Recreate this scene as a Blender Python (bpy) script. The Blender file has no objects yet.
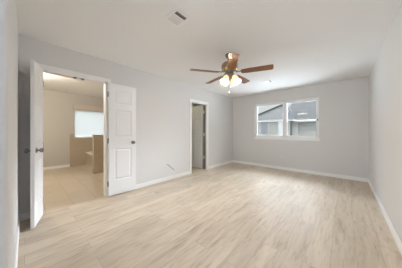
import bpy, bmesh, math, random
from mathutils import Vector, Matrix
random.seed(7)
scene = bpy.context.scene
C = scene.collection
R = math.radians
PI = math.pi

# ------------------------------------------------------------------ camera, world, exposure
YAW = R(42.06)
cam_data = bpy.data.cameras.new('camera')
cam = bpy.data.objects.new('camera', cam_data); C.objects.link(cam)
cam.location = (3.156, 0.0, 1.17)
cam.rotation_euler = (R(90), 0, YAW)
cam_data.sensor_width = 36.0
cam_data.lens = 159.1 / 402 * 36.0
cam_data.shift_y = -2.5 / 402
cam_data.clip_start = 0.02
scene.camera = cam

scene.view_settings.view_transform = 'Standard'
scene.view_settings.look = 'None'
scene.view_settings.gamma = 1.0
scene.view_settings.exposure = 0.09
scene.cycles.max_bounces = 14
scene.cycles.diffuse_bounces = 10
scene.cycles.sample_clamp_indirect = 6.0

HORIZON, ZENITH = 0.72, 34.0           # overcast sky: brighter overhead than at the horizon
world = bpy.data.worlds.new('overcast_sky'); scene.world = world
world.use_nodes = True
wn, wl = world.node_tree.nodes, world.node_tree.links
wn.clear()
w_out = wn.new('ShaderNodeOutputWorld'); w_bg = wn.new('ShaderNodeBackground')
w_tc = wn.new('ShaderNodeTexCoord'); w_sep = wn.new('ShaderNodeSeparateXYZ'); w_ramp = wn.new('ShaderNodeValToRGB')
wl.new(w_tc.outputs['Generated'], w_sep.inputs[0]); wl.new(w_sep.outputs['Z'], w_ramp.inputs[0])
e = w_ramp.color_ramp.elements
e[0].position = 0.0; e[0].color = (0.30, 0.29, 0.27, 1)
e[1].position = 1.0; e[1].color = (ZENITH * .90, ZENITH, ZENITH * 1.14, 1)
for pos, v in ((0.02, HORIZON), (0.20, HORIZON * 1.02), (0.36, HORIZON * 6.0)):
    k = w_ramp.color_ramp.elements.new(pos); k.color = (v * .98, v, v * 1.01, 1)
# unseen bright sky patch added right of the window's axis to light the room
GLOW, GLOW_AZ, GLOW_EL, GLOW_POW = 115.0, R(15), R(17), 85.0
w_dot = wn.new('ShaderNodeVectorMath'); w_dot.operation = 'DOT_PRODUCT'
w_dot.inputs[1].default_value = (math.sin(GLOW_AZ) * math.cos(GLOW_EL), math.cos(GLOW_AZ) * math.cos(GLOW_EL), math.sin(GLOW_EL))
wl.new(w_tc.outputs['Generated'], w_dot.inputs[0])
w_max = wn.new('ShaderNodeMath'); w_max.operation = 'MAXIMUM'; w_max.inputs[1].default_value = 0.0
w_pow = wn.new('ShaderNodeMath'); w_pow.operation = 'POWER'; w_pow.inputs[1].default_value = GLOW_POW
w_gl = wn.new('ShaderNodeVectorMath'); w_gl.operation = 'SCALE'; w_gl.inputs[0].default_value = (GLOW * .93, GLOW, GLOW * 1.12)
w_add = wn.new('ShaderNodeVectorMath'); w_add.operation = 'ADD'
wl.new(w_dot.outputs['Value'], w_max.inputs[0]); wl.new(w_max.outputs[0], w_pow.inputs[0]); wl.new(w_pow.outputs[0], w_gl.inputs['Scale'])
wl.new(w_ramp.outputs[0], w_add.inputs[0]); wl.new(w_gl.outputs[0], w_add.inputs[1])
wl.new(w_add.outputs[0], w_bg.inputs[0]); w_bg.inputs[1].default_value = 1.0
wl.new(w_bg.outputs[0], w_out.inputs[0])


def lamp(name, loc, power, color, size=0.1):
    d = bpy.data.lights.new(name, 'POINT'); d.energy = power; d.color = color; d.shadow_soft_size = size
    o = bpy.data.objects.new(name, d); o.location = loc; C.objects.link(o)
    return o


HALL_POWER, FAN_POWER, BATH_POWER, CLOSET_POWER = 46, 12.5, 66, 3.2
lamp('hall_fill_light', (2.12, -1.85, 1.85), HALL_POWER, (.82, .97, 1.20), 0.16)  # unseen fill light added in the hall to brighten the room
lamp('bathroom_vanity_lamp', (-1.55, -0.12, 2.22), BATH_POWER, (1.0, .90, .74), 0.08)
lamp('closet_ceiling_lamp', (-1.30, 3.25, 2.25), CLOSET_POWER, (1.0, .86, .42), 0.08)


# ------------------------------------------------------------------ materials
def principled(name):
    m = bpy.data.materials.new(name); m.use_nodes = True
    nt = m.node_tree
    return m, nt.nodes, nt.links, nt.nodes['Principled BSDF']


def mat(name, col, rough=0.6, metal=0.0, bump=0.0, scale=120.0, var=0.0, vscale=6.0, spec=0.5, stretch=(1, 1, 1)):
    m, n, l, b = principled(name)
    b.inputs['Base Color'].default_value = (*col, 1)
    b.inputs['Roughness'].default_value = rough
    b.inputs['Metallic'].default_value = metal
    b.inputs['Specular IOR Level'].default_value = spec
    tc = n.new('ShaderNodeTexCoord')
    mp = n.new('ShaderNodeMapping'); mp.inputs['Scale'].default_value = stretch
    l.new(tc.outputs['Object'], mp.inputs[0])
    if var:
        nz = n.new('ShaderNodeTexNoise'); nz.inputs['Scale'].default_value = vscale; nz.inputs['Detail'].default_value = 4
        l.new(mp.outputs[0], nz.inputs['Vector'])
        mx = n.new('ShaderNodeMix'); mx.data_type = 'RGBA'
        mx.inputs[6].default_value = (*[c * (1 - var) for c in col], 1)
        mx.inputs[7].default_value = (*[min(1, c * (1 + var)) for c in col], 1)
        l.new(nz.outputs[0], mx.inputs[0]); l.new(mx.outputs[2], b.inputs['Base Color'])
    if bump:
        nb = n.new('ShaderNodeTexNoise'); nb.inputs['Scale'].default_value = scale
        l.new(mp.outputs[0], nb.inputs['Vector'])
        bp = n.new('ShaderNodeBump'); bp.inputs['Strength'].default_value = bump; bp.inputs['Distance'].default_value = 0.002
        l.new(nb.outputs[0], bp.inputs['Height']); l.new(bp.outputs[0], b.inputs['Normal'])
    return m


def plank_material():
    m, n, l, b = principled('vinyl_planks')
    tc = n.new('ShaderNodeTexCoord')
    mp = n.new('ShaderNodeMapping'); mp.inputs['Rotation'].default_value = (0, 0, R(90))
    l.new(tc.outputs['Object'], mp.inputs[0])
    br = n.new('ShaderNodeTexBrick')
    br.offset = 0.37; br.offset_frequency = 2
    br.inputs['Scale'].default_value = 1.0
    br.inputs['Brick Width'].default_value = 1.22
    br.inputs['Row Height'].default_value = 0.18
    br.inputs['Mortar Size'].default_value = 0.0012
    br.inputs['Mortar Smooth'].default_value = 0.3
    br.inputs['Bias'].default_value = 0.0
    br.inputs['Color1'].default_value = (0, 0, 0, 1); br.inputs['Color2'].default_value = (1, 1, 1, 1)
    br.inputs['Mortar'].default_value = (0.5, 0.5, 0.5, 1)
    l.new(mp.outputs[0], br.inputs['Vector'])
    # per-plank offset of the grain
    add = n.new('ShaderNodeVectorMath'); add.operation = 'MULTIPLY_ADD'
    l.new(br.outputs['Color'], add.inputs[0]); add.inputs[1].default_value = (3.1, 7.7, 5.3)
    l.new(mp.outputs[0], add.inputs[2])
    sc = n.new('ShaderNodeMapping'); sc.inputs['Scale'].default_value = (1.3, 9.0, 1.0)
    l.new(add.outputs[0], sc.inputs[0])
    g1 = n.new('ShaderNodeTexNoise'); g1.inputs['Scale'].default_value = 1.5; g1.inputs['Detail'].default_value = 6
    g1.inputs['Roughness'].default_value = 0.6; g1.inputs['Distortion'].default_value = 0.5
    l.new(sc.outputs[0], g1.inputs['Vector'])
    r1 = n.new('ShaderNodeValToRGB')
    ee = r1.color_ramp.elements
    ee[0].position = 0.25; ee[0].color = (*FLOOR_DARK, 1)
    ee[1].position = 0.62; ee[1].color = (*FLOOR_LIGHT, 1)
    k = r1.color_ramp.elements.new(0.42); k.color = (*FLOOR_MID, 1)
    l.new(g1.outputs[0], r1.inputs[0])
    # sparse darker streaks
    s2 = n.new('ShaderNodeMapping'); s2.inputs['Scale'].default_value = (3.6, 24.0, 1.0)
    l.new(add.outputs[0], s2.inputs[0])
    g2 = n.new('ShaderNodeTexNoise'); g2.inputs['Scale'].default_value = 1.3; g2.inputs['Detail'].default_value = 3
    l.new(s2.outputs[0], g2.inputs['Vector'])
    r2 = n.new('ShaderNodeValToRGB')
    r2.color_ramp.elements[0].position = .33; r2.color_ramp.elements[0].color = (.80, .755, .71, 1)
    r2.color_ramp.elements[1].position = .45; r2.color_ramp.elements[1].color = (1, 1, 1, 1)
    l.new(g2.outputs[0], r2.inputs[0])
    sm = n.new('ShaderNodeMix'); sm.data_type = 'RGBA'; sm.blend_type = 'MULTIPLY'; sm.inputs[0].default_value = .85
    l.new(r1.outputs[0], sm.inputs[6]); l.new(r2.outputs[0], sm.inputs[7])
    tone = n.new('ShaderNodeMix'); tone.data_type = 'RGBA'; tone.blend_type = 'MULTIPLY'; tone.inputs[0].default_value = 1.0
    tr = n.new('ShaderNodeValToRGB')
    tr.color_ramp.elements[0].color = (0.88, 0.865, 0.845, 1); tr.color_ramp.elements[1].color = (1.03, 1.02, 1.0, 1)
    l.new(br.outputs['Color'], tr.inputs[0])
    l.new(sm.outputs[2], tone.inputs[6]); l.new(tr.outputs[0], tone.inputs[7])
    seam = n.new('ShaderNodeMix'); seam.data_type = 'RGBA'
    l.new(br.outputs['Fac'], seam.inputs[0]); l.new(tone.outputs[2], seam.inputs[6])
    seam.inputs[7].default_value = (*[c * .75 for c in FLOOR_DARK], 1)
    l.new(seam.outputs[2], b.inputs['Base Color'])
    b.inputs['Roughness'].default_value = 0.42
    b.inputs['Specular IOR Level'].default_value = 0.5
    return m


def brick_material(name, c1, c2, mortar, w, h, msize, rough, offset=0.5, rot=(0, 0, 0), loc=(0, 0, 0)):
    m, n, l, b = principled(name)
    tc = n.new('ShaderNodeTexCoord')
    mp = n.new('ShaderNodeMapping'); mp.inputs['Rotation'].default_value = rot; mp.inputs['Location'].default_value = loc
    l.new(tc.outputs['Object'], mp.inputs[0])
    br = n.new('ShaderNodeTexBrick'); br.offset = offset
    br.inputs['Scale'].default_value = 1.0; br.inputs['Brick Width'].default_value = w; br.inputs['Row Height'].default_value = h
    br.inputs['Mortar Size'].default_value = msize; br.inputs['Mortar Smooth'].default_value = 0.1
    br.inputs['Color1'].default_value = (*c1, 1); br.inputs['Color2'].default_value = (*c2, 1); br.inputs['Mortar'].default_value = (*mortar, 1)
    l.new(mp.outputs[0], br.inputs['Vector'])
    nz = n.new('ShaderNodeTexNoise'); nz.inputs['Scale'].default_value = 7; nz.inputs['Detail'].default_value = 5
    l.new(tc.outputs['Object'], nz.inputs['Vector'])
    rp = n.new('ShaderNodeValToRGB'); rp.color_ramp.elements[0].color = (.9, .88, .85, 1); rp.color_ramp.elements[1].color = (1.05, 1.05, 1.04, 1)
    l.new(nz.outputs[0], rp.inputs[0])
    mx = n.new('ShaderNodeMix'); mx.data_type = 'RGBA'; mx.blend_type = 'MULTIPLY'; mx.inputs[0].default_value = 1
    l.new(br.outputs['Color'], mx.inputs[6]); l.new(rp.outputs[0], mx.inputs[7])
    l.new(mx.outputs[2], b.inputs['Base Color'])
    b.inputs['Roughness'].default_value = rough
    return m


def matte(m, v=0.05):
    m.node_tree.nodes['Principled BSDF'].inputs['Specular IOR Level'].default_value = v
    return m


def emission_glass(name, col, strength, base):
    m, n, l, b = principled(name)
    b.inputs['Base Color'].default_value = (*base, 1); b.inputs['Roughness'].default_value = 0.25
    b.inputs['Emission Color'].default_value = (*col, 1); b.inputs['Emission Strength'].default_value = strength
    # alabaster swirls in the glass
    tc = n.new('ShaderNodeTexCoord'); nz = n.new('ShaderNodeTexNoise'); nz.inputs['Scale'].default_value = 22; nz.inputs['Distortion'].default_value = 1.2
    l.new(tc.outputs['Object'], nz.inputs['Vector'])
    rp = n.new('ShaderNodeValToRGB'); rp.color_ramp.elements[0].position = .3; rp.color_ramp.elements[1].position = .7
    rp.color_ramp.elements[0].color = (*[c * .72 for c in base], 1); rp.color_ramp.elements[1].color = (*base, 1)
    l.new(nz.outputs[0], rp.inputs[0]); l.new(rp.outputs[0], b.inputs['Base Color'])
    return m


def lit_shade_material(name, base, col, strength):
    m = emission_glass(name, col, strength, base)
    n, l = m.node_tree.nodes, m.node_tree.links
    t = n.new('ShaderNodeBsdfTranslucent'); t.inputs[0].default_value = (.95, .86, .70, 1)
    mix = n.new('ShaderNodeMixShader'); mix.inputs[0].default_value = .28
    l.new(n['Principled BSDF'].outputs[0], mix.inputs[1]); l.new(t.outputs[0], mix.inputs[2])
    l.new(mix.outputs[0], n['Material Output'].inputs[0])
    return m


def pane_material(name):
    m = bpy.data.materials.new(name); m.use_nodes = True
    n, l = m.node_tree.nodes, m.node_tree.links
    n.clear()
    out = n.new('ShaderNodeOutputMaterial'); mix = n.new('ShaderNodeMixShader')
    tr = n.new('ShaderNodeBsdfTransparent'); tr.inputs[0].default_value = (.93, .95, .95, 1)
    gl = n.new('ShaderNodeBsdfGlossy'); gl.inputs['Roughness'].default_value = 0.03
    fr = n.new('ShaderNodeFresnel'); fr.inputs[0].default_value = 1.2
    l.new(fr.outputs[0], mix.inputs[0]); l.new(tr.outputs[0], mix.inputs[1]); l.new(gl.outputs[0], mix.inputs[2])
    l.new(mix.outputs[0], out.inputs[0])
    return m


def frosted_material(name):
    m = bpy.data.materials.new(name); m.use_nodes = True
    n, l = m.node_tree.nodes, m.node_tree.links
    n.clear()
    out = n.new('ShaderNodeOutputMaterial'); mix = n.new('ShaderNodeMixShader'); mix.inputs[0].default_value = 0.25
    t = n.new('ShaderNodeBsdfTranslucent'); t.inputs[0].default_value = (.46, .465, .45, 1)
    d = n.new('ShaderNodeBsdfDiffuse'); d.inputs[0].default_value = (.8, .85, .86, 1)
    tc = n.new('ShaderNodeTexCoord'); nz = n.new('ShaderNodeTexNoise'); nz.inputs['Scale'].default_value = 90
    bp = n.new('ShaderNodeBump'); bp.inputs['Strength'].default_value = .3; bp.inputs['Distance'].default_value = .002
    l.new(tc.outputs['Object'], nz.inputs['Vector']); l.new(nz.outputs[0], bp.inputs['Height']); l.new(bp.outputs[0], t.inputs['Normal'])
    l.new(t.outputs[0], mix.inputs[1]); l.new(d.outputs[0], mix.inputs[2]); l.new(mix.outputs[0], out.inputs[0])
    return m


FLOOR_DARK, FLOOR_MID, FLOOR_LIGHT = (.44, .35, .26), (.575, .487, .388), (.65, .567, .463)
WALL_PAINT = mat('wall_paint', (.705, .697, .69), .75, bump=.10, scale=160, var=.012, vscale=2)
CEILING_PAINT = mat('ceiling_paint', (.87, .87, .872), .85, bump=.15, scale=120)
TRIM_PAINT = mat('trim_paint', (.88, .88, .88), .38, bump=.02, scale=60)
DOOR_PAINT = mat('door_paint', (.84, .85, .865), .32, bump=.03, scale=90, stretch=(6, 6, 1))
BATH_PAINT = mat('bathroom_paint', (.55, .53, .50), .75, bump=.08, scale=160)
FLOOR = plank_material()
TILE_FLOOR = brick_material('bathroom_floor_tile', (.56, .485, .39), (.60, .52, .425), (.37, .31, .245), .61, .325, .003, .35, loc=(0.1, -.205, 0))
TILE_WALL = brick_material('bathroom_wall_tile', (.45, .385, .30), (.485, .41, .32), (.41, .35, .28), .33, .33, .003, .35, rot=(R(90), 0, R(90)))
TILE_HALF = mat('half_wall_tile', (.40, .325, .235), .45, var=.08, vscale=9)
TUB_WHITE = mat('tub_acrylic', (.86, .86, .83), .15, var=.01)
NICKEL = mat('brushed_nickel', (.33, .30, .265), .32, 1.0, bump=.05, scale=200, stretch=(1, 1, 8))
DARK_NICKEL = mat('satin_nickel_hardware', (.26, .245, .235), .33, 1.0, bump=.02, scale=200)
HINGE_METAL = mat('hinge_metal', (.85, .85, .84), .4, 0.1, bump=.02)
BRASS = mat('antique_brass', (.70, .48, .16), .25, 1.0, bump=.02)
MAHOGANY = mat('mahogany_blade', (.150, .042, .018), .39, var=.35, vscale=4, stretch=(1, 14, 1))
MAHOGANY.node_tree.nodes['Principled BSDF'].inputs['Specular Tint'].default_value = (1.0, .62, .22, 1)
MAHOGANY.node_tree.nodes['Principled BSDF'].inputs['Specular IOR Level'].default_value = 1.0
SHADE_GLASS = lit_shade_material('lit_alabaster_glass', (.85, .76, .58), (1.0, .82, .54), 0.50)
BULB = emission_glass('lit_bulb', (1.0, .86, .62), 3.0, (.9, .9, .85))
VENT_WHITE = mat('vent_enamel', (.90, .90, .90), .4, bump=.02)
VENT_DARK = mat('duct_interior', (.035, .035, .035), .8, bump=.02)
CABLE = mat('cable_jacket', (.10, .10, .105), .5, bump=.02)
VINYL = mat('window_vinyl', (.82, .82, .82), .35, bump=.01)
PANE = pane_material('clear_glass')
FROSTED = frosted_material('obscure_glass')
LATCH = mat('window_latch', (.12, .12, .12), .4, bump=.02)
SIDING = brick_material('house_siding', (.068, .064, .057), (.072, .067, .060), (.055, .051, .047), 6.0, .16, .006, .7, rot=(R(90), 0, 0))
SIDING_GREY = brick_material('grey_gable_siding', (.070, .068, .065), (.076, .074, .071), (.055, .054, .052), 6.0, .16, .006, .7, rot=(R(90), 0, 0))
SHINGLE = brick_material('roof_shingle', (.0145, .0132, .0117), (.0168, .0153, .0137), (.0128, .0116, .0103), .30, .14, .006, .8)
EXT_TRIM = mat('exterior_trim', (.105, .10, .092), .5, var=.02)
EXT_DARK = mat('exterior_fascia', (.05, .053, .055), .5, var=.05)
EXT_GLASS = mat('house_window_glass', (.022, .021, .02), .6, var=.05)
GARAGE = mat('garage_door_paint', (.074, .070, .062), .5, var=.02)
GROUND = mat('concrete_ground', (.55, .55, .54), .9, var=.15, vscale=3)


JAMB_SHADE = mat('shaded_hinge_jamb', (.22, .215, .21), .6, bump=.03)  # grey paint standing in for shade on the closet's hinge jamb
OUTLET = mat('outlet_plastic', (.74, .73, .72), .4, bump=.01)
VALANCE = mat('valance_fabric', (.64, .55, .48), .7, bump=.05)

for m_ in (SIDING, SIDING_GREY, SHINGLE, EXT_TRIM, EXT_DARK, GARAGE, GROUND): matte(m_)

# ------------------------------------------------------------------ mesh helpers
def bx(bm, x0, x1, y0, y1, z0, z1, bevel=0.0):
    r = bmesh.ops.create_cube(bm, size=1.0)
    for v in r['verts']:
        v.co = Vector((x0 + (v.co.x + .5) * (x1 - x0), y0 + (v.co.y + .5) * (y1 - y0), z0 + (v.co.z + .5) * (z1 - z0)))
    if bevel:
        es = list({e for v in r['verts'] for e in v.link_edges})
        bmesh.ops.bevel(bm, geom=es, offset=bevel, segments=2, profile=.5, affect='EDGES')
    return bm


def lathe(bm, prof, seg=32, mtx=None, cap=True):
    """prof: list of (radius, z) revolved round z."""
    rings = []
    for r, z in prof:
        ring = [bm.verts.new((r * math.cos(2 * PI * i / seg), r * math.sin(2 * PI * i / seg), z)) for i in range(seg)]
        rings.append(ring)
    for a, b in zip(rings, rings[1:]):
        for i in range(seg):
            bm.faces.new((a[i], a[(i + 1) % seg], b[(i + 1) % seg], b[i]))
    if cap:
        bm.faces.new(rings[0][::-1]); bm.faces.new(rings[-1])
    vs = [v for r in rings for v in r]
    if mtx is not None:
        bmesh.ops.transform(bm, matrix=mtx, verts=vs)
    return bm


def tube(bm, pts, r, seg=10):
    pts = [Vector(p) for p in pts]
    rings = []
    for i, p in enumerate(pts):
        d = (pts[min(i + 1, len(pts) - 1)] - pts[max(i - 1, 0)]).normalized()
        up = Vector((0, 0, 1)) if abs(d.z) < .9 else Vector((1, 0, 0))
        a = d.cross(up).normalized(); b = d.cross(a).normalized()
        rr = r[i] if isinstance(r, (list, tuple)) else r
        rings.append([bm.verts.new(p + a * rr * math.cos(2 * PI * k / seg) + b * rr * math.sin(2 * PI * k / seg)) for k in range(seg)])
    for A, B in zip(rings, rings[1:]):
        for k in range(seg):
            bm.faces.new((A[k], A[(k + 1) % seg], B[(k + 1) % seg], B[k]))
    bm.faces.new(rings[0][::-1]); bm.faces.new(rings[-1])
    return bm


def prism(bm, outline, axis, a, b):
    """outline: 2-D points; axis 'x' -> (y,z), 'y' -> (x,z), 'z' -> (x,y); extruded from a to b."""
    def P(p, t):
        return {'x': (t, p[0], p[1]), 'y': (p[0], t, p[1]), 'z': (p[0], p[1], t)}[axis]
    A = [bm.verts.new(P(p, a)) for p in outline]; B = [bm.verts.new(P(p, b)) for p in outline]
    n = len(A)
    bm.faces.new(A); bm.faces.new(B[::-1])
    for i in range(n):
        bm.faces.new((A[i], B[i], B[(i + 1) % n], A[(i + 1) % n]))
    return bm


def obj(name, bm, m, parent=None, smooth=False, local=False):
    """link bm as ONE mesh object; world coordinates become local to the parent unless local=True"""
    bmesh.ops.recalc_face_normals(bm, faces=bm.faces)
    if parent is not None and not local:
        bmesh.ops.translate(bm, vec=-world_loc(parent), verts=bm.verts)
    me = bpy.data.meshes.new(name); bm.to_mesh(me); bm.free()
    me.materials.append(m)
    if smooth:
        for p in me.polygons: p.use_smooth = True
        try: me.set_sharp_from_angle(angle=R(40))
        except Exception: pass
    o = bpy.data.objects.new(name, me); C.objects.link(o)
    if parent is not None: o.parent = parent
    return o


def world_loc(o):
    v = Vector((0, 0, 0))
    while o is not None:
        v += o.location; o = o.parent
    return v


def origin(o, loc):
    """move a top-level mesh's origin to loc without moving the mesh"""
    o.data.transform(Matrix.Translation(-Vector(loc))); o.location = loc
    return o


def thing(name, label, cat, loc=(0, 0, 0), rotz=0.0, group=None, kind=None):
    o = bpy.data.objects.new(name, None); C.objects.link(o)
    o.location = loc; o.rotation_euler = (0, 0, rotz); o.empty_display_size = .1
    return tag(o, label, cat, group, kind)


def tag(o, label, cat, group=None, kind=None):
    o['label'] = label; o['category'] = cat
    if group: o['group'] = group
    if kind: o['kind'] = kind
    return o


def struct(name, bm, m, label, cat):
    return tag(obj(name, bm, m), label, cat, kind='structure')


B = bmesh.new

# ------------------------------------------------------------------ room shell
W, D, H = 3.57, 5.306, 2.44
T = 0.115                               # wall thickness
FY = -0.055                             # inner face of the front wall
HX = 1.93                               # outside corner of the front wall, edge of the entry hall
BY0, BY1, BZ = 0.155, 0.980, 2.045       # bathroom double-door opening
CY0, CY1, CZ = 3.10, 3.755, 2.0         # closet opening
WX0, WX1, WZ0, WZ1 = 0.86, 2.645, 0.97, 2.10
HALL_Y = -2.0
BATH_X, BATH_Y0, BATH_Y1 = -3.6, -1.6, 2.5
CL_X, CL_Y0, CL_Y1 = -1.6, 2.75, 5.0

# floors and ceiling
bm = B(); bx(bm, -0.06, W + T, HALL_Y - T, D + .13, -.06, 0); bx(bm, CL_X - T, -0.06, 2.60, CL_Y1 + T, -.06, 0)
struct('floor', bm, FLOOR, 'pale oak vinyl plank floor running towards the window', 'floor')
bm = B(); bx(bm, BATH_X - T, -0.06, BATH_Y0 - T, 2.60, -.06, -.001)
struct('floor_bathroom', bm, TILE_FLOOR, 'beige tile floor of the bathroom beyond the double door', 'floor')
bm = B(); bx(bm, BATH_X - T, W + T, HALL_Y - T, D + .13, H, H + .08)
struct('ceiling', bm, CEILING_PAINT, 'flat off-white painted ceiling', 'ceiling')

# left wall with the two door openings
bm = B()
bx(bm, -T, 0, FY - T, BY0, 0, H); bx(bm, -T, 0, BY0, BY1, BZ, H); bx(bm, -T, 0, BY1, CY0, 0, H)
bx(bm, -T, 0, CY0, CY1, CZ, H); bx(bm, -T, 0, CY1, D + .13, 0, H)
bmesh.ops.remove_doubles(bm, verts=bm.verts, dist=1e-5)
struct('wall_left', bm, WALL_PAINT, 'light greige wall with the bathroom and closet doorways', 'wall')
# back wall with the window opening
bm = B()
bx(bm, 0, WX0, D, D + .13, 0, H); bx(bm, WX1, W, D, D + .13, 0, H)
bx(bm, WX0, WX1, D, D + .13, 0, WZ0); bx(bm, WX0, WX1, D, D + .13, WZ1, H)
struct('wall_back', bm, WALL_PAINT, 'light greige wall holding the wide window', 'wall')
bm = B(); bx(bm, W, W + T, HALL_Y - T, D + .13, 0, H)
struct('wall_right', bm, WALL_PAINT, 'long plain greige wall on the right', 'wall')
# front wall, rounded outside corner, then the entry hall side
bm = B()
cr = .02
arc = [(HX - cr + cr * math.cos(t), FY - cr + cr * math.sin(t)) for t in [R(a) for a in range(90, -1, -15)]]
prism(bm, [(0, FY)] + arc + [(HX, HALL_Y), (HX - T, HALL_Y), (HX - T, FY - T), (0, FY - T)], 'z', 0, H)
struct('wall_front', bm, WALL_PAINT, 'narrow sliver of wall and rounded corner at the left edge', 'wall')
bm = B(); bx(bm, HX - T, W, HALL_Y - T, HALL_Y, 0, H)
struct('wall_hall', bm, WALL_PAINT, 'end wall of the entry hall', 'wall')
# bathroom walls (far wall has a window opening)
VY0, VY1, VZ0, VZ1 = 1.115, 2.10, 0.95, 1.92
bm = B()
x0, x1 = BATH_X - T, BATH_X
bx(bm, x0, x1, BATH_Y0, VY0, 0, H); bx(bm, x0, x1, VY1, BATH_Y1, 0, H)
bx(bm, x0, x1, VY0, VY1, 0, VZ0); bx(bm, x0, x1, VY0, VY1, VZ1, H)
struct('wall_bathroom_far', bm, BATH_PAINT, 'beige far wall of the bathroom around its window', 'wall')
bm = B(); bx(bm, BATH_X - T, -T, BATH_Y1, BATH_Y1 + .10, 0, H)
struct('wall_bathroom_right', bm, BATH_PAINT, 'beige bathroom wall at the foot of the tub', 'wall')
bm = B(); bx(bm, BATH_X - T, -T, BATH_Y0 - T, BATH_Y0, 0, H); bx(bm, -T, -T + .02, BATH_Y0, FY - T, 0, H)
struct('wall_bathroom_left', bm, BATH_PAINT, 'beige bathroom wall left of the double door', 'wall')
# closet walls
bm = B(); bx(bm, CL_X - T, -T, CL_Y0 - .14, CL_Y0, 0, H); bx(bm, CL_X - T, -T, CL_Y1, CL_Y1 + T, 0, H); bx(bm, CL_X - T, CL_X, CL_Y0, CL_Y1, 0, H)
struct('wall_closet', bm, WALL_PAINT, 'walls inside the closet beyond the open door', 'wall')

# baseboards
BH, BT = 0.085, 0.013


def base_y(bm, y0, y1, x, s):           # along y on a wall at x, s = side it sticks out to
    pr = [(x, 0), (x + s * BT, 0), (x + s * BT, BH * .8), (x + s * BT * .45, BH), (x, BH)]
    prism(bm, pr, 'y', y0, y1)


def base_x(bm, x0, x1, y, s):
    pr = [(y, 0), (y + s * BT, 0), (y + s * BT, BH * .8), (y + s * BT * .45, BH), (y, BH)]
    prism(bm, pr, 'x', x0, x1)


CW, CT = 0.068, 0.016                   # casing width and thickness
bm = B(); base_y(bm, FY, BY0 - CW, 0, 1); base_y(bm, BY1 + CW, CY0 - CW, 0, 1); base_y(bm, CY1 + CW, D, 0, 1)
struct('baseboard_left', bm, TRIM_PAINT, 'white baseboard along the wall with the doorways', 'baseboard')
bm = B(); base_x(bm, 0, W, D, -1)
struct('baseboard_back', bm, TRIM_PAINT, 'white baseboard below the wide window', 'baseboard')
bm = B(); base_y(bm, HALL_Y, D, W, -1)
struct('baseboard_right', bm, TRIM_PAINT, 'white baseboard along the plain right wall', 'baseboard')
bm = B(); base_x(bm, 0, HX + BT, FY, 1); base_y(bm, HALL_Y, FY, HX, 1)
struct('baseboard_front', bm, TRIM_PAINT, 'white baseboard at the left edge beside the open door', 'baseboard')
bm = B(); base_y(bm, BATH_Y0, 1.0, BATH_X, 1)
struct('baseboard_bathroom', bm, TRIM_PAINT, 'white baseboard on the far bathroom wall', 'baseboard')


def casing(name, y0, y1, z1, label):
    bm = B()
    for x, s in ((0, 1), (-T, -1)):
        a, b = sorted((x, x + s * CT))
        bx(bm, a, b, y0 - CW, y0 - .004, 0, z1 + CW, .003)
        bx(bm, a, b, y1 + .004, y1 + CW, 0, z1 + CW, .003)
        bx(bm, a, b, y0 - .004, y1 + .004, z1 + .004, z1 + CW, .003)
    # jamb lining
    J = .014
    bx(bm, -T - .001, .001, y0 - .004, y0 + J, 0, z1 + .004); bx(bm, -T - .001, .001, y1 - J, y1 + .004, 0, z1 + .004)
    bx(bm, -T - .001, .001, y0, y1, z1 - J, z1 + .004)
    return struct(name, bm, TRIM_PAINT, label, 'door trim')


t1 = casing('trim_1', BY0, BY1, BZ, 'white casing and jamb round the double bathroom doorway')
t2 = casing('trim_2', CY0, CY1, CZ, 'white casing and jamb round the closet doorway')
bm = B(); bx(bm, -T + .0005, -.03, CY1 - .0152, CY1 - .0138, .005, CZ - .016); obj('jamb_shade_strip', bm, JAMB_SHADE, t2)  # thin strip over the white jamb, its shade put into the colour
for z in (.37, 1.08, 1.78):               # jamb leaves of the closet door's hinges
    bm = B(); bx(bm, -T + .002, -T + .040, CY1 - .0185, CY1 - .0150, z - .05, z + .05, .001)
    lathe(bm, [(.0065, z - .05), (.0065, z + .05)], 12, Matrix.Translation((-T - .003, CY1 - .022, 0)))
    obj('hinge', bm, HINGE_METAL, t2)
for y in (.535, .635):                  # ball-catch strikes in the header
    bm = B(); bx(bm, -.055, -.004, y - .026, y + .026, BZ - .019, BZ - .0135); lathe(bm, [(.014, 0), (.014, -.012), (.008, -.018)], 16, Matrix.Translation((-.024, y, BZ - .018)))
    obj('ball_catch', bm, DARK_NICKEL, t1)


# ------------------------------------------------------------------ doors
def door_leaf(bm, w, h, t, cols):
    """panelled slab: hinge edge at x=0, free edge at x=w, faces at y=-t/2 and t/2, bottom at z=0"""
    st = .095 if cols == 1 else .09
    xs = [0, st, w - st, w] if cols == 1 else [0, st, w / 2 - .04, w / 2 + .04, w - st, w]
    zs = [0, .25, .82, 1.03, 1.53, 1.64, h - .115, h]
    for side in (-1, 1):
        y = side * t / 2
        g = [[bm.verts.new((x, y, z)) for z in zs] for x in xs]
        pf = []
        for i in range(len(xs) - 1):
            for k in range(len(zs) - 1):
                q = [g[i][k], g[i + 1][k], g[i + 1][k + 1], g[i][k + 1]]
                if side > 0: q.reverse()
                f = bm.faces.new(q)
                if i % 2 == 1 and k % 2 == 1: pf.append(f)
        bm.normal_update()
        for f in pf:
            bmesh.ops.inset_individual(bm, faces=[f], thickness=.012, depth=-.007)
            bmesh.ops.inset_individual(bm, faces=[f], thickness=.012, depth=0)
            bmesh.ops.inset_individual(bm, faces=[f], thickness=.028, depth=.006)
    vs = [bm.verts.new(p) for p in ((0, -t / 2, 0), (w, -t / 2, 0), (w, t / 2, 0), (0, t / 2, 0), (0, -t / 2, h), (w, -t / 2, h), (w, t / 2, h), (0, t / 2, h))]
    for q in ((0, 1, 2, 3), (4, 7, 6, 5), (0, 3, 7, 4), (1, 5, 6, 2)):
        bm.faces.new([vs[i] for i in q])
    bmesh.ops.remove_doubles(bm, verts=bm.verts, dist=1e-5)


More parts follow.
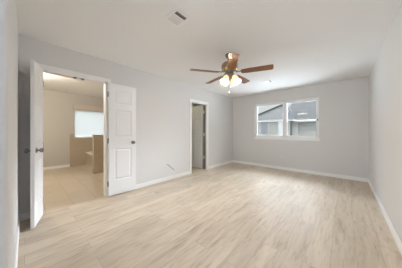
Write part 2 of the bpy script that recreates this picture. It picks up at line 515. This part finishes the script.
def knob_bm(x, z, s, t):
    bm = B()
    mtx = Matrix.Translation((x, s * t / 2, z)) @ Matrix.Rotation(-s * PI / 2, 4, 'X')
    lathe(bm, [(.032, 0), (.032, .004), (.027, .009), (.013, .011), (.011, .026), (.017, .034), (.026, .042), (.0285, .052), (.025, .061), (.014, .066)], 24, mtx)
    return bm


def make_door(name, w, h, loc, rot, label, cols=1, pin=1):
    """pin: which side (local y sign) the hinge knuckles are on"""
    t = .035
    bm = B(); door_leaf(bm, w, h, t, cols)
    o = obj(name, bm, DOOR_PAINT)
    o.location = loc; o.rotation_euler = (0, 0, rot)
    tag(o, label, 'door', kind='structure')
    for s in (-1, 1):
        obj('door_knob', knob_bm(w - .065, .925, s, t), DARK_NICKEL, o, smooth=True, local=True)
    for z in (.20, .97, h - .20):
        bm = B()
        lathe(bm, [(.006, z - .045), (.006, z + .045)], 12, Matrix.Translation((-.005, pin * (t / 2 + .005), 0)))
        bx(bm, -.002, .0005, -t / 2 + .003, t / 2 + .004, z - .044, z + .044)
        h_o = obj('hinge', bm, HINGE_METAL if cols == 2 else DARK_NICKEL, o, local=True)
    return o


# left leaf: swung past square into the room, free edge towards the entry; local +x = hinge -> free edge
lx, ly = .395, -.092
make_door('door_1', .385, 2.022, (.022, .156, .012), math.atan2(ly, lx - .03),
          'white narrow panelled double-door leaf swung into room at left edge', pin=-1)
# right leaf: folded back flat against the wall
make_door('door_2', .492, 2.0, (.046, BY1 + .018, .034), R(89.5),
          'white panelled double-door leaf folded flat against wall beside bathroom opening', pin=1)
# closet door: swung into the closet
make_door('door_3', .615, 1.975, (-T - .036, CY1 - .040, .012), R(176.5),
          'white panelled closet door standing open inside the far doorway', cols=2, pin=1)

# ------------------------------------------------------------------ wide window
win = thing('window_1', 'wide white double window in the back wall with houses outside', 'window', (1.75, D, WZ0), kind='structure')
fy0, fy1 = D + .055, D + .115
bm = B(); f = .038
bx(bm, WX0, WX0 + f, fy0, fy1, WZ0, WZ1, .003); bx(bm, WX1 - f, WX1, fy0, fy1, WZ0, WZ1, .003)
bx(bm, WX0 + f, WX1 - f, fy0, fy1, WZ0, WZ0 + f, .003); bx(bm, WX0 + f, WX1 - f, fy0, fy1, WZ1 - f, WZ1, .003)
mxc = 1.79
bx(bm, mxc - .035, mxc + .035, fy0 - .005, fy1, WZ0 + f, WZ1 - f, .003)
obj('window_frame', bm, VINYL, win)
bm = B(); bx(bm, WX0 - .025, WX1 + .025, D - .022, fy0, WZ0 - .018, WZ0 + .006, .004); bx(bm, WX0 - .015, WX1 + .015, D - .012, D - .0005, WZ0 - .06, WZ0 - .018, .003)
obj('window_sill', bm, TRIM_PAINT, win)
mz = 1.515
for a, b in ((WX0 + f, mxc - .035), (mxc + .035, WX1 - f)):
    for nm, z0, z1, y0 in (('upper_sash', mz - .018, WZ1 - f, fy0 + .032), ('lower_sash', WZ0 + f, mz + .018, fy0 + .004)):
        bm = B(); s = .026
        bx(bm, a, a + s, y0, y0 + .026, z0, z1, .002); bx(bm, b - s, b, y0, y0 + .026, z0, z1, .002)
        bx(bm, a + s, b - s, y0, y0 + .026, z0, z0 + s + .008, .002); bx(bm, a + s, b - s, y0, y0 + .026, z1 - s - .006, z1, .002)
        so = obj(nm, bm, VINYL, win)
        bm = B(); bx(bm, a + s - .004, b - s + .004, y0 + .011, y0 + .015, z0 + s, z1 - s)
        obj('pane', bm, PANE, so)
    bm = B(); c = (a + b) / 2
    bx(bm, c - .03, c + .03, fy0 - .004, fy0 + .022, mz + .018, mz + .03, .003)
    obj('sash_lock', bm, VINYL, win)
bm = B(); bx(bm, WX1 - f - .022, WX1 - f + .016, fy0 - .016, fy0 + .004, mz - .05, mz - .005, .004)
obj('tilt_latch', bm, LATCH, win)

# bathroom window
bw = thing('window_2', 'bright obscure-glass bathroom window above the tub', 'window', (BATH_X, 1.6, VZ0), kind='structure')
bm = B(); f = .03
xa, xb = BATH_X - .075, BATH_X - .03
bx(bm, xa, xb, VY0, VY0 + f, VZ0, VZ1, .003); bx(bm, xa, xb, VY1 - f, VY1, VZ0, VZ1, .003)
bx(bm, xa, xb, VY0 + f, VY1 - f, VZ0, VZ0 + f, .003); bx(bm, xa, xb, VY0 + f, VY1 - f, VZ1 - f, VZ1, .003)
obj('window_frame', bm, VINYL, bw)
bm = B(); bx(bm, xa + .015, xa + .021, VY0 + f - .004, VY1 - f + .004, VZ0 + f - .004, VZ1 - f + .004)
obj('pane', bm, FROSTED, bw)
bm = B(); bx(bm, BATH_X + .001, BATH_X + .045, VY0 - .03, VY1 + .03, VZ1 + .004, VZ1 + .15, .006)
obj('valance', bm, VALANCE, bw)
bm = B(); bx(bm, xb - .002, xb + .01, VY0 + .006, VY0 + .03, 1.27, 1.30, .002)
obj('sash_lock', bm, VINYL, bw)

# ------------------------------------------------------------------ bathroom fittings
bm = B(); g = .012
bx(bm, BATH_X, BATH_X + g, 1.0, VY0, 0, 1.09); bx(bm, BATH_X, BATH_X + g, VY0, VY1, 0, VZ0); bx(bm, BATH_X, BATH_X + g, VY1, BATH_Y1, 0, 1.09)
struct('trim_3', bm, TILE_WALL, 'tan tile surround below the bathroom window', 'tile surround')
PX0, PX1, PY0, PZ = -2.09, -1.97, 1.275, 1.075
bm = B(); bx(bm, PX0, PX1, PY0, BATH_Y1, 0, PZ - .015); bx(bm, PX0 - .008, PX1 + .008, PY0 - .008, BATH_Y1, PZ - .015, PZ, .003)
struct('wall_half', bm, TILE_HALF, 'tan tiled half wall at the end of the tub', 'half wall')

tub = thing('bathtub', 'white built-in bathtub with beige tiled apron below bathroom window', 'bathtub', (-2.84, 1.96, 0))
tx0, tx1, ty0, ty1, tz = BATH_X + g + .002, PX0 - .002, 1.42, BATH_Y1 - .002, .46
bm = B(); bx(bm, tx0, tx1, ty0 + .02, ty0 + .05, 0, tz - .05); obj('apron', bm, TILE_WALL, tub)
bm = B(); bx(bm, tx0, tx1, ty0 + .012, ty0 + .0195, 0, .045, .002); obj('base_trim', bm, TUB_WHITE, tub)
bm = B()
n = 40
cx, cy = (tx0 + tx1) / 2, (ty0 + ty1) / 2
hx, hy = (tx1 - tx0) / 2, (ty1 - ty0) / 2


def sq(t, a, b, p):                     # super-ellipse point
    c, s = math.cos(t), math.sin(t)
    return (cx + a * math.copysign(abs(c) ** (2 / p), c), cy + b * math.copysign(abs(s) ** (2 / p), s))


loops = []
for a, b, p, z in ((hx, hy, 60, tz - .05), (hx, hy, 60, tz - .006), (hx - .006, hy - .006, 60, tz), (hx - .12, hy - .16, 5, tz), (hx - .14, hy - .18, 4.5, tz - .02),
                   (hx - .18, hy - .21, 4, .22), (hx - .24, hy - .26, 3.5, .10), (hx - .34, hy - .33, 3, .08)):
    loops.append([bm.verts.new((*sq(2 * PI * (i + .5) / n, a, b, p), z)) for i in range(n)])
for A, Bl in zip(loops, loops[1:]):
    for i in range(n): bm.faces.new((A[i], A[(i + 1) % n], Bl[(i + 1) % n], Bl[i]))
bm.faces.new(loops[-1])
obj('basin', bm, TUB_WHITE, tub, smooth=True)

# ------------------------------------------------------------------ ceiling registers
def make_vent(loc, label):
    v = thing('air_vent', label, 'air vent', loc, 0, 'ceiling air vents')
    a, b = .118, .106                   # half sizes in x and y
    bm = B(); fr = .034
    for x0, x1, y0, y1 in ((-a, -a + fr, -b, b), (a - fr, a, -b, b), (-a + fr, a - fr, -b, -b + fr), (-a + fr, a - fr, b - fr, b)):
        bx(bm, x0, x1, y0, y1, -.010, 0, .002)
    obj('frame', bm, VENT_WHITE, v, local=True)
    bm = B(); bx(bm, -a + .02, a - .02, -b + .02, b - .02, -.003, -.0005); obj('duct_opening', bm, VENT_DARK, v, local=True)
    xs0, xs1 = -a + fr, a - fr
    nl = 10
    for i in range(nl):
        x = xs0 + (i + .5) * (xs1 - xs0) / nl
        s = -1 if i < 7 else 1
        bm = B(); bx(bm, -.0085, .0085, -b + fr - .002, b - fr + .002, -.0006, .0006)
        bmesh.ops.rotate(bm, cent=(0, 0, 0), matrix=Matrix.Rotation(s * R(38), 3, 'Y'), verts=bm.verts)
        bmesh.ops.translate(bm, vec=(x, 0, -.0095), verts=bm.verts)
        obj('louver', bm, VENT_WHITE, v, local=True)
    bm = B(); bx(bm, xs0 + .7 * (xs1 - xs0) - .002, xs0 + .7 * (xs1 - xs0) + .002, -b + fr, b - fr, -.016, -.004); obj('divider', bm, VENT_WHITE, v, local=True)
    return v


def copy_tree(o, parent=None):
    c = o.copy(); C.objects.link(c); c.parent = parent
    for ch in list(o.children): copy_tree(ch, c)
    return c


v1 = make_vent((1.767, 1.143, H), 'white louvred air vent on ceiling, large and nearest the viewer')
v2 = copy_tree(v1); v2.location = (1.71, 4.12, H)
v2['label'] = 'small distant air vent on ceiling beyond the fan, towards the window'

# ------------------------------------------------------------------ ceiling fan
FX, FY_, RB, ZB = 1.742, 2.277, .66, 2.138
fan = thing('ceiling_fan', 'five-blade mahogany ceiling fan with lit glass shades', 'ceiling fan', (FX, FY_, H))
L = lambda bm: bm


def fl(z): return z - H                 # local z under the fan root


bm = B(); lathe(bm, [(.072, fl(2.44)), (.074, fl(2.43)), (.070, fl(2.415)), (.050, fl(2.385)), (.026, fl(2.37))], 32); obj('canopy', bm, NICKEL, fan, True, True)
bm = B(); lathe(bm, [(.013, fl(2.375)), (.013, fl(2.315)), (.030, fl(2.31)), (.032, fl(2.30))], 20); obj('downrod', bm, NICKEL, fan, True, True)
bm = B(); lathe(bm, [(.030, fl(2.322)), (.085, fl(2.312)), (.120, fl(2.292)), (.134, fl(2.265)), (.136, fl(2.225)), (.128, fl(2.20)), (.10, fl(2.178)), (.07, fl(2.17)), (.066, fl(2.15))], 40)
mot = obj('motor_housing', bm, NICKEL, fan, True, True)
bm = B(); lathe(bm, [(.1275, fl(2.203)), (.1290, fl(2.199)), (.108, fl(2.180)), (.096, fl(2.174))], 40); obj('accent_band', bm, BRASS, mot, True, True)
for k in range(5):
    ang = YAW + R(-23 + 72 * k)
    rot = Matrix.Rotation(ang, 4, 'Z')
    # blade outline: root narrower, rounded tip
    pts = [(.185, -.045), (.215, -.058), (.42, -.064), (.63, -.067), (.652, -.063), (.66, -.052), (.662, 0), (.66, .052), (.652, .063), (.63, .067), (.42, .064), (.215, .058), (.185, .045)]
    bm = B(); prism(bm, pts, 'z', -.003, .003)
    bmesh.ops.transform(bm, matrix=Matrix.Translation((0, 0, fl(ZB))) @ Matrix.Rotation(R(-11), 4, 'X'), verts=bm.verts)
    b = obj('blade', bm, MAHOGANY, fan, False, True)
    b.rotation_euler = (0, 0, ang)
    bm = B()
    prism(bm, [(.10, -.016), (.17, -.014), (.20, -.036), (.255, -.030), (.275, 0), (.255, .030), (.20, .036), (.17, .014), (.10, .016)], 'z', .0, .004)
    bmesh.ops.transform(bm, matrix=Matrix.Translation((0, 0, fl(ZB) + .003)) @ Matrix.Rotation(R(-11), 4, 'X'), verts=bm.verts)
    tube(bm, [(.075, 0, fl(2.178)), (.11, 0, fl(2.160)), (.15, 0, fl(ZB) + .006), (.20, 0, fl(ZB) + .007)], [.014, .012, .011, .008])
    obj('blade_iron', bm, NICKEL, b, True, True)
bm = B(); lathe(bm, [(.045, fl(2.152)), (.062, fl(2.14)), (.064, fl(2.115)), (.045, fl(2.095)), (.030, fl(2.085)), (.032, fl(2.05)), (.022, fl(2.035)), (.008, fl(2.02))], 32)
fit = obj('light_kit', bm, NICKEL, fan, True, True)
for k in range(4):
    ang = YAW + R(45 + 90 * k)
    rot = Matrix.Rotation(ang, 4, 'Z')
    bm = B()
    tube(bm, [(.03, 0, fl(2.10)), (.055, 0, fl(2.112)), (.070, 0, fl(2.105)), (.078, 0, fl(2.085))], .0065)
    lathe(bm, [(.012, .012), (.024, .004), (.026, -.012)], 20, Matrix.Translation((.078, 0, fl(2.08))) @ Matrix.Rotation(R(-27), 4, 'Y'))
    bmesh.ops.transform(bm, matrix=rot, verts=bm.verts)
    a = obj('lamp_arm', bm, NICKEL, fit, True, True)
    TILT = Matrix.Translation((.080, 0, fl(2.078))) @ Matrix.Rotation(R(-27), 4, 'Y')
    bm = B()
    prof = [(.022, -.002), (.030, -.012), (.044, -.035), (.052, -.065), (.056, -.095), (.064, -.120), (.072, -.132)]
    prof += [(r - .003, z) for r, z in prof[::-1]]
    lathe(bm, prof, 28, rot @ TILT, cap=False)
    obj('glass_shade', bm, SHADE_GLASS, fit, True, True)
    bm = B(); lathe(bm, [(.011, -.008), (.013, -.03), (.024, -.055), (.029, -.075), (.024, -.096), (.010, -.105)], 20, rot @ TILT)
    obj('bulb', bm, BULB, fit, True, True)
    p = rot @ TILT @ Vector((0, 0, -.122))
    lp = lamp('fan_bulb_light', (FX + p.x, FY_ + p.y, H + p.z), FAN_POWER, (1.0, .95, .87), 0.03)
for dx, z0 in ((-.016, 1.80), (.02, 1.90)):
    bm = B()
    tube(bm, [(dx, 0, fl(2.05)), (dx, 0, fl(z0) + .03)], .0016, 6)
    z = 2.04
    while z > z0 + .03:
        bmesh.ops.create_icosphere(bm, subdivisions=1, radius=.0026, matrix=Matrix.Translation((dx, 0, fl(z)))); z -= .012
    ch = obj('pull_chain', bm, NICKEL, fan, True, True)
    bm = B(); lathe(bm, [(.002, fl(z0) + .032), (.006, fl(z0) + .026), (.008, fl(z0) + .012), (.006, fl(z0) + .002), (.002, fl(z0))], 14, Matrix.Translation((dx, 0, 0)))
    obj('pull_fob', bm, NICKEL, ch, True, True)

# ------------------------------------------------------------------ cable stub on the left wall
bm = B()
tube(bm, [(-.01, 2.275, .385), (.012, 2.28, .384), (.028, 2.31, .365), (.034, 2.36, .315), (.036, 2.41, .27), (.040, 2.455, .235)], .0055, 10)
cab = tag(obj('coax_cable', bm, CABLE, None, True), 'short dark cable end poking out low on left wall', 'cable')
bm = B(); tube(bm, [(.040, 2.453, .237), (.0405, 2.462, .229), (.041, 2.471, .221)], [.0068, .0068, .006], 8); obj('connector', bm, DARK_NICKEL, cab, False, True)
bm = B(); lathe(bm, [(.018, 0), (.017, .003), (.008, .004)], 20, Matrix.Translation((0.0003, 2.278, .385)) @ Matrix.Rotation(R(90), 4, 'Y')); obj('grommet', bm, TRIM_PAINT, cab, False, True)

# ------------------------------------------------------------------ outlet under the window
out = thing('wall_outlet', 'small white electrical outlet plate low on wall below the window', 'outlet', (1.72, D, .40))
bm = B(); bx(bm, 1.685, 1.755, D - .006, D - .0003, .343, .457, .002); obj('cover_plate', bm, OUTLET, out)
for z in (.378, .422):
    bm = B(); bx(bm, 1.704, 1.736, D - .0085, D - .006, z - .014, z + .014, .002)
    obj('socket', bm, OUTLET, out)

# ------------------------------------------------------------------ outside
bm = B(); bx(bm, -60, 60, D + .5, 80, -.35, -.15)
struct('ground', bm, GROUND, 'ground outside the window', 'ground')


def gable_house(name, label, x0, x1, y0, y1, eave, apex_x, apex_z, wall_m):
    h = thing(name, label, 'house', ((x0 + x1) / 2, (y0 + y1) / 2, -.15))
    bm = B(); bx(bm, x0, x1 - .33, y0, y1, -.15, eave)
    obj('wall', bm, wall_m, h)
    bm = B(); prism(bm, [(x0, eave), (x1, eave), (apex_x, apex_z)], 'y', y0, y0 + .1)
    obj('gable', bm, SIDING_GREY, h)
    bm = B(); o = .08; t = .10
    sl = (apex_z - eave) / (apex_x - x0); sr = (apex_z - eave) / (x1 - apex_x)
    prism(bm, [(x0 - o, eave - o * sl), (apex_x, apex_z), (apex_x, apex_z + t), (x0 - o, eave - o * sl + t)], 'y', y0 - .06, y1 + .2)
    prism(bm, [(apex_x, apex_z), (x1 + o, eave - o * sr), (x1 + o, eave - o * sr + t), (apex_x, apex_z + t)], 'y', y0 - .06, y1 + .2)
    obj('roof', bm, SHINGLE, h)
    return h


ha = gable_house('house', 'pale neighbouring house with grey gable, broad grey roof and garage door outside window', -2.9, .74, 12.0, 14.5, 2.0, .02, 3.0, SIDING)
bm = B(); bx(bm, -1.62, -.98, 11.97, 12.0, .9, 1.9); w_o = obj('window', bm, EXT_TRIM, ha)
bm = B(); bx(bm, -1.56, -1.02, 11.955, 11.97, .96, 1.84); obj('pane', bm, EXT_GLASS, w_o)
bm = B(); bx(bm, -.30, -.02, 11.93, 12.0, -.15, 2.0); obj('corner_board', bm, EXT_TRIM, ha)
bm = B(); bx(bm, -3.1, .40, 11.86, 12.0, 1.93, 2.02); obj('fascia', bm, EXT_TRIM, ha)
bm = B(); prism(bm, [(.02, 2.93), (.82, 1.85), (.82, 1.98), (.02, 3.06)], 'y', 11.74, 11.80); obj('rake_board', bm, EXT_DARK, ha)
for x in (-.36, -.16):
    bm = B(); lathe(bm, [(.05, 2.5), (.05, 3.0), (.065, 3.0), (.065, 3.04)], 12, Matrix.Translation((x, 12.6, 0))); obj('vent_pipe', bm, SIDING_GREY, ha)
bm = B(); bx(bm, .42, 3.3, 12.6, 19.0, -.15, 1.95); obj('garage_wall', bm, SIDING, ha)
bm = B(); prism(bm, [(12.25, 1.86), (15.8, 3.62), (19.35, 1.86), (19.35, 1.98), (15.8, 3.74), (12.25, 1.98)], 'x', -.25, 3.5); obj('garage_roof', bm, SHINGLE, ha)
bm = B(); bx(bm, .60, 3.5, 12.18, 12.25, 1.82, 1.98); obj('gutter', bm, EXT_TRIM, ha)
bm = B()
for i in range(4): bx(bm, .80, 2.9, 12.55, 12.6, -.15 + i * .48, -.15 + i * .48 + .465, .006)
obj('garage_door', bm, GARAGE, ha)
bm = B(); bx(bm, .43, .79, 12.52, 12.6, -.15, 1.86); bx(bm, 2.91, 3.06, 12.52, 12.6, -.15, 1.86); bx(bm, .79, 2.91, 12.52, 12.6, 1.77, 1.86); obj('garage_trim', bm, EXT_TRIM, ha)
